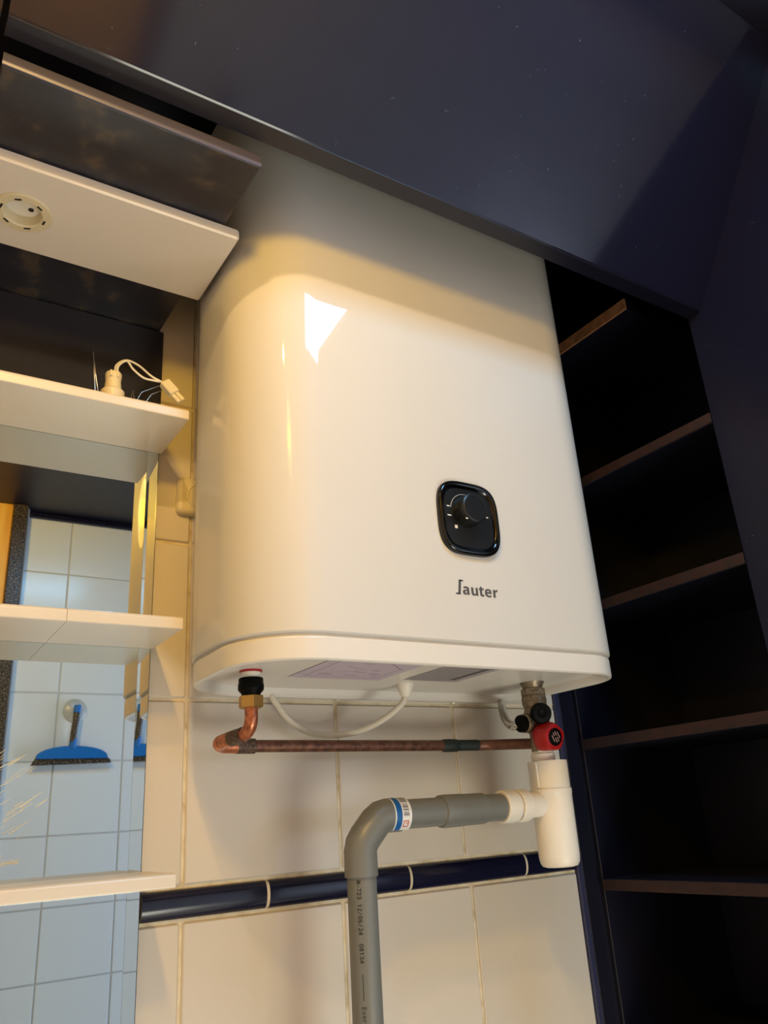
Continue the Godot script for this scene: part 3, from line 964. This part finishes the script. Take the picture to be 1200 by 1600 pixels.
func waste() -> void:
	var z := 0.13
	var t := thing("siphon_trap", "white plastic siphon trap hanging below the brass valve", "siphon")
	var c := Vector3(0.4455, 0, z)
	var up := Transform3D(Basis(), c)
	var s := Sh.new()
	lathe(s, [[0.0125, 0.0790], [0.0138, 0.0780], [0.0138, 0.0690], [0.0155, 0.0680], [0.0155, 0.0560]], Transform3D(Basis(), c + Vector3(-0.006, 0, 0)), 32)
	part("inlet_collar", s, "white_plastic", t)
	s = Sh.new()
	lathe(s, [[0.0200, 0.0590], [0.0255, 0.0588], [0.0258, 0.0575], [0.0256, 0.0250], [0.0268, 0.0240], [0.0268, 0.0175], [0.0262, 0.0165], [0.0262, 0.0100], [0.0258, -0.0560], [0.0248, -0.0630], [0.0222, -0.0675], [0.0170, -0.0690], [0.0040, -0.0692]], up, 48)
	part("trap_body", s, "white_plastic", t)
	s = Sh.new()
	rbox(s, Vector3(-0.0285, 0.0265, 0.004), Vector3(-0.0255, 0.058, 0.009), 0.0008, up)
	part("rib", s, "white_plastic", t)
	# branch with two compression nuts, towards the grey pipe
	var y := 0.0062
	var ax := aim(Vector3(0.4240, y, z), Vector3(-1, 0, 0))
	s = Sh.new()
	lathe(s, [[0.0150, -0.010], [0.0152, 0.0], [0.0152, 0.060]], ax, 32)
	part("branch", s, "white_plastic", t)
	for e in [[0.0095, 0.0215], [0.0290, 0.0265]]:
		s = Sh.new()
		var x0: float = e[0] + 0.0155
		lathe(s, [[0.0152, x0], [0.0190, x0 + 0.0008], [0.0196, x0 + 0.003], [0.0194, x0 + e[1] - 0.0065], [0.0182, x0 + e[1] - 0.0052], [0.0152, x0 + e[1] - 0.0050]], ax, 36)
		part("compression_nut", s, "white_plastic", t)
	# grey waste pipe
	var w := thing("waste_pipe", "grey plastic waste pipe with an elbow turning down across the tiles", "pipe")
	s = Sh.new()
	tube(s, PackedVector3Array([Vector3(0.374, y, z), Vector3(0.190, y - 0.0015, z)]), 0.0160, 40)
	part("pipe_run", s, "grey_pvc", w)
	s = Sh.new()
	lathe(s, [[0.0160, 0.0], [0.0178, 0.0012], [0.0180, 0.030], [0.0184, 0.034], [0.0186, 0.060], [0.0180, 0.0645], [0.0160, 0.0655]], aim(Vector3(0.3295, y - 0.0003, z), Vector3(-1, -0.008, 0)), 40)
	part("coupling", s, "grey_pvc", w)
	var xd := 0.1535
	s = Sh.new()
	var pts := PackedVector3Array([Vector3(0.2060, y - 0.0014, z), Vector3(0.1885, y - 0.0014, z)])
	# mitred elbow: two short 45 degree bends
	pts.append(Vector3(0.1815, y - 0.003, z))
	pts.append(Vector3(0.1745, y - 0.0075, z))
	pts.append(Vector3(xd + 0.0065, y - 0.0225, z))
	pts.append(Vector3(xd + 0.0018, y - 0.0290, z))
	pts.append(Vector3(xd, y - 0.0360, z))
	pts.append(Vector3(xd - 0.0002, y - 0.0615, z))
	tube(s, pts, 0.0182, 40)
	part("elbow", s, "grey_pvc", w)
	s = Sh.new()
	tube(s, PackedVector3Array([Vector3(xd, -0.045, z), Vector3(xd - 0.001, -0.25, z), Vector3(xd - 0.003, FLOOR, z)]), 0.0160, 40)
	part("down_pipe", s, "grey_pvc", w)
	sticker(w, y)
	# date print along the down pipe
	var n := Node3D.new()
	n.name = "pipe_print"
	w.add_child(n)
	var f := SystemFont.new()
	f.font_names = PackedStringArray(["Droid Sans Mono"])
	var ang := deg_to_rad(-42.0)
	var out := Vector3(sin(ang), 0, cos(ang))
	for e in [["M-723 12/06/24  08134", -0.0575], ["Everl", -0.1735]]:
		var tm := TextMesh.new()
		tm.font = f
		tm.text = e[0]
		tm.font_size = 48
		tm.pixel_size = 0.0062 / 48.0
		tm.depth = 0.0003
		tm.horizontal_alignment = HORIZONTAL_ALIGNMENT_LEFT
		tm.vertical_alignment = VERTICAL_ALIGNMENT_CENTER
		var o := obj("letters", tm, M["print_dark"], n)
		var xdir := Vector3.DOWN
		o.transform = Transform3D(Basis(xdir, out.cross(xdir), out), Vector3(xd - 0.0006, e[1], z) + out * 0.0160)
	s = Sh.new()
	rbox(s, Vector3(-0.0003, -0.1685, 0.0155), Vector3(0.0003, -0.1450, 0.0162), 0.0001, Transform3D(Basis(Vector3.UP, ang), Vector3(xd - 0.0006, 0, z)))
	part("printed_dash", s, "print_dark", n)

func sticker(w: Node3D, y: float) -> void:
	var im := Image.create(128, 256, false, Image.FORMAT_RGB8)
	im.fill(Color(0.86, 0.86, 0.86))
	im.fill_rect(Rect2i(10, 0, 44, 256), Color(0.05, 0.34, 0.60))
	im.fill_rect(Rect2i(62, 16, 54, 60), Color(0.55, 0.55, 0.55))
	for k in 9:
		im.fill_rect(Rect2i(64, 84 + k * 9, 44, 2 + (k * 7) % 5), Color(0.10, 0.10, 0.10))
	for r in [[66, 186, 40, 6], [66, 186, 6, 40], [66, 222, 40, 6], [84, 200, 24, 5], [100, 186, 6, 40]]:
		im.fill_rect(Rect2i(r[0], r[1], r[2], r[3]), Color(0.75, 0.25, 0.18))
	var m := StandardMaterial3D.new()
	m.resource_name = "pipe_sticker"
	m.albedo_texture = ImageTexture.create_from_image(im)
	m.roughness = 0.4
	var st := SurfaceTool.new()
	st.begin(Mesh.PRIMITIVE_TRIANGLES)
	var n := 14
	var x0 := 0.1905
	var x1 := 0.2125
	for k in n:
		for q in [[0, 0], [1, 0], [1, 1], [0, 0], [1, 1], [0, 1]]:
			var a := deg_to_rad(lerpf(88.0, -62.0, float(k + q[1]) / n))
			var nr := Vector3(0, sin(a), cos(a))
			st.set_normal(nr)
			st.set_uv(Vector2(q[0], float(k + q[1]) / n))
			st.add_vertex(Vector3(lerpf(x0, x1, q[0]), y - 0.0014, 0.13) + nr * 0.0185)
	var o := obj("pipe_sticker", st.commit(), m, w)
	o.set_meta("label", "small white and blue sticker with a bar code")

# ---------------------------------------------------------------- lamps, out of view
func bulb(t: Node3D, at: Vector3, r: float, stretch: float, material: String, color: Color, energy: float) -> void:
	var sp := SphereMesh.new()
	sp.radius = r
	sp.height = 2 * r * stretch
	sp.radial_segments = 32
	sp.rings = 20
	obj("bulb", sp, M[material], t, at)
	var l := OmniLight3D.new()
	l.name = "bulb_light"
	l.light_color = color
	l.light_energy = energy
	l.light_size = r * 0.9
	l.omni_range = 8.0
	l.omni_attenuation = 2.0
	l.shadow_enabled = true
	l.position = at
	t.add_child(l)

func lamps() -> void:
	var t := thing("unseen_ceiling_lamp", "small warm bare bulb under the ceiling, out of view, lighting the heater and tiles", "lamp")
	var s := Sh.new()
	lathe(s, [[0.03, CEIL], [0.03, CEIL - 0.012], [0.014, CEIL - 0.02], [0.013, LAMP_A.y + 0.018], [0.008, LAMP_A.y + 0.016]], Transform3D(Basis(), Vector3(LAMP_A.x, 0, LAMP_A.z)), 32)
	part("base", s, "white_plastic", t)
	bulb(t, LAMP_A, 0.012, 1.0, "bulb_warm", Color(1.0, 0.64, 0.27).linear_to_srgb(), 0.26)  # out of view, placed to cast the crisp warm shadows
	t = thing("unseen_pendant_lamp", "yellow glowing pendant lamp on a cord, out of view, lighting the front of the heater", "lamp")
	s = Sh.new()
	tube(s, PackedVector3Array([Vector3(LAMP_B.x, CEIL, LAMP_B.z), LAMP_B + Vector3(0, 0.10, 0)]), 0.003, 10)
	part("cord", s, "white_plastic", t)
	s = Sh.new()
	lathe(s, [[0.014, 0.105], [0.014, 0.082], [0.010, 0.076]], Transform3D(Basis(), LAMP_B), 24)
	part("cap", s, "white_plastic", t)
	bulb(t, LAMP_B, 0.040, 2.2, "bulb_yellow", Color(1.0, 0.56, 0.03).linear_to_srgb(), 0.295)  # out of view, placed to throw soft yellow light on the heater

# ---------------------------------------------------------------- what the mirror shows of the room
func front_wall_things() -> void:
	var d := thing_struct("door_1")
	box("door_panel", Vector3(-0.80, FLOOR, ZF - 0.05), Vector3(-0.014, CEIL, ZF + 0.003), "honey_door", d, 0.003)
	box("door_frame", Vector3(-0.014, FLOOR, ZF - 0.06), Vector3(0.028, CEIL, ZF + 0.003), "speckled_jamb", d, 0.003)
	box("door_seal", Vector3(0.028, FLOOR, ZF - 0.03), Vector3(0.037, CEIL, ZF + 0.003), "seam_grey", d, 0.002)
	var t := thing("squeegee", "blue squeegee with a black rubber blade on a suction hook, seen in the mirror", "squeegee")
	var back := Vector3(0, 0, -1)
	var s := Sh.new()
	lathe(s, [[0.036, 0.001], [0.030, 0.006], [0.012, 0.010], [0.008, 0.016]], aim(Vector3(0.2260, 0.372, ZF), back), 32)
	part("suction_cup", s, "clear_disc", t)
	s = Sh.new()
	tube(s, curve([Vector3(0.2285, 0.386, ZF - 0.020), Vector3(0.2260, 0.345, ZF - 0.024), Vector3(0.2225, 0.305, ZF - 0.024), Vector3(0.2215, 0.262, ZF - 0.022)], 0.005), 0.0095, 16)
	part("handle", s, "speckled_jamb", t)
	for e in [[0.386, 0.364], [0.288, 0.258]]:
		s = Sh.new()
		tube(s, PackedVector3Array([Vector3(lerpf(0.2215, 0.2285, (e[0] - 0.262) / 0.124), e[0], ZF - 0.022), Vector3(lerpf(0.2215, 0.2285, (e[1] - 0.262) / 0.124), e[1], ZF - 0.0225)]), 0.0104, 16)
		part("handle_grip", s, "blue_plastic", t)
	s = Sh.new()
	var a := PackedVector3Array()
	var b := PackedVector3Array()
	for k in 21:
		var q := PI * k / 20.0
		var p := Vector3(0.2235 + 0.102 * cos(q), 0.230 + 0.036 * pow(sin(q), 0.8), 0)
		a.append(p + Vector3(0, 0, ZF - 0.030))
		b.append(p + Vector3(0, 0, ZF - 0.010))
	loft(s, [a, b], [FLAT])
	part("head", s, "blue_plastic", t)
	s = Sh.new()
	a = PackedVector3Array()
	b = PackedVector3Array()
	for p in [[0.1095, 0.212], [0.3375, 0.2165], [0.3345, 0.226], [0.3255, 0.2335], [0.1215, 0.2335], [0.1145, 0.222]]:
		a.append(Vector3(p[0], p[1], ZF - 0.024))
		b.append(Vector3(p[0], p[1], ZF - 0.014))
	loft(s, [a, b], [FLAT])
	part("blade", s, "speckled_jamb", t)
	# basin out of view under the mirror, placed to bounce light upward
	t = thing("unseen_washbasin", "white ceramic basin out of view below the mirror, placed to bounce light up", "unseen_washbasin")
	s = Sh.new()
	var loops := []
	for e in [[-0.80, 0.16], [-0.72, 0.09], [-0.64, 0.02], [-0.625, 0.0], [-0.615, 0.003], [-0.612, 0.02], [-0.63, 0.04], [-0.70, 0.075], [-0.73, 0.13]]:
		loops.append(rrect(-0.75 + e[1], -0.12 - e[1], 0.012 + 0.5 * e[1], 0.44 - e[1], 0.10 - 0.3 * e[1], e[0], 8))
	loft(s, loops, [1])
	part("bowl", s, "ceramic", t)
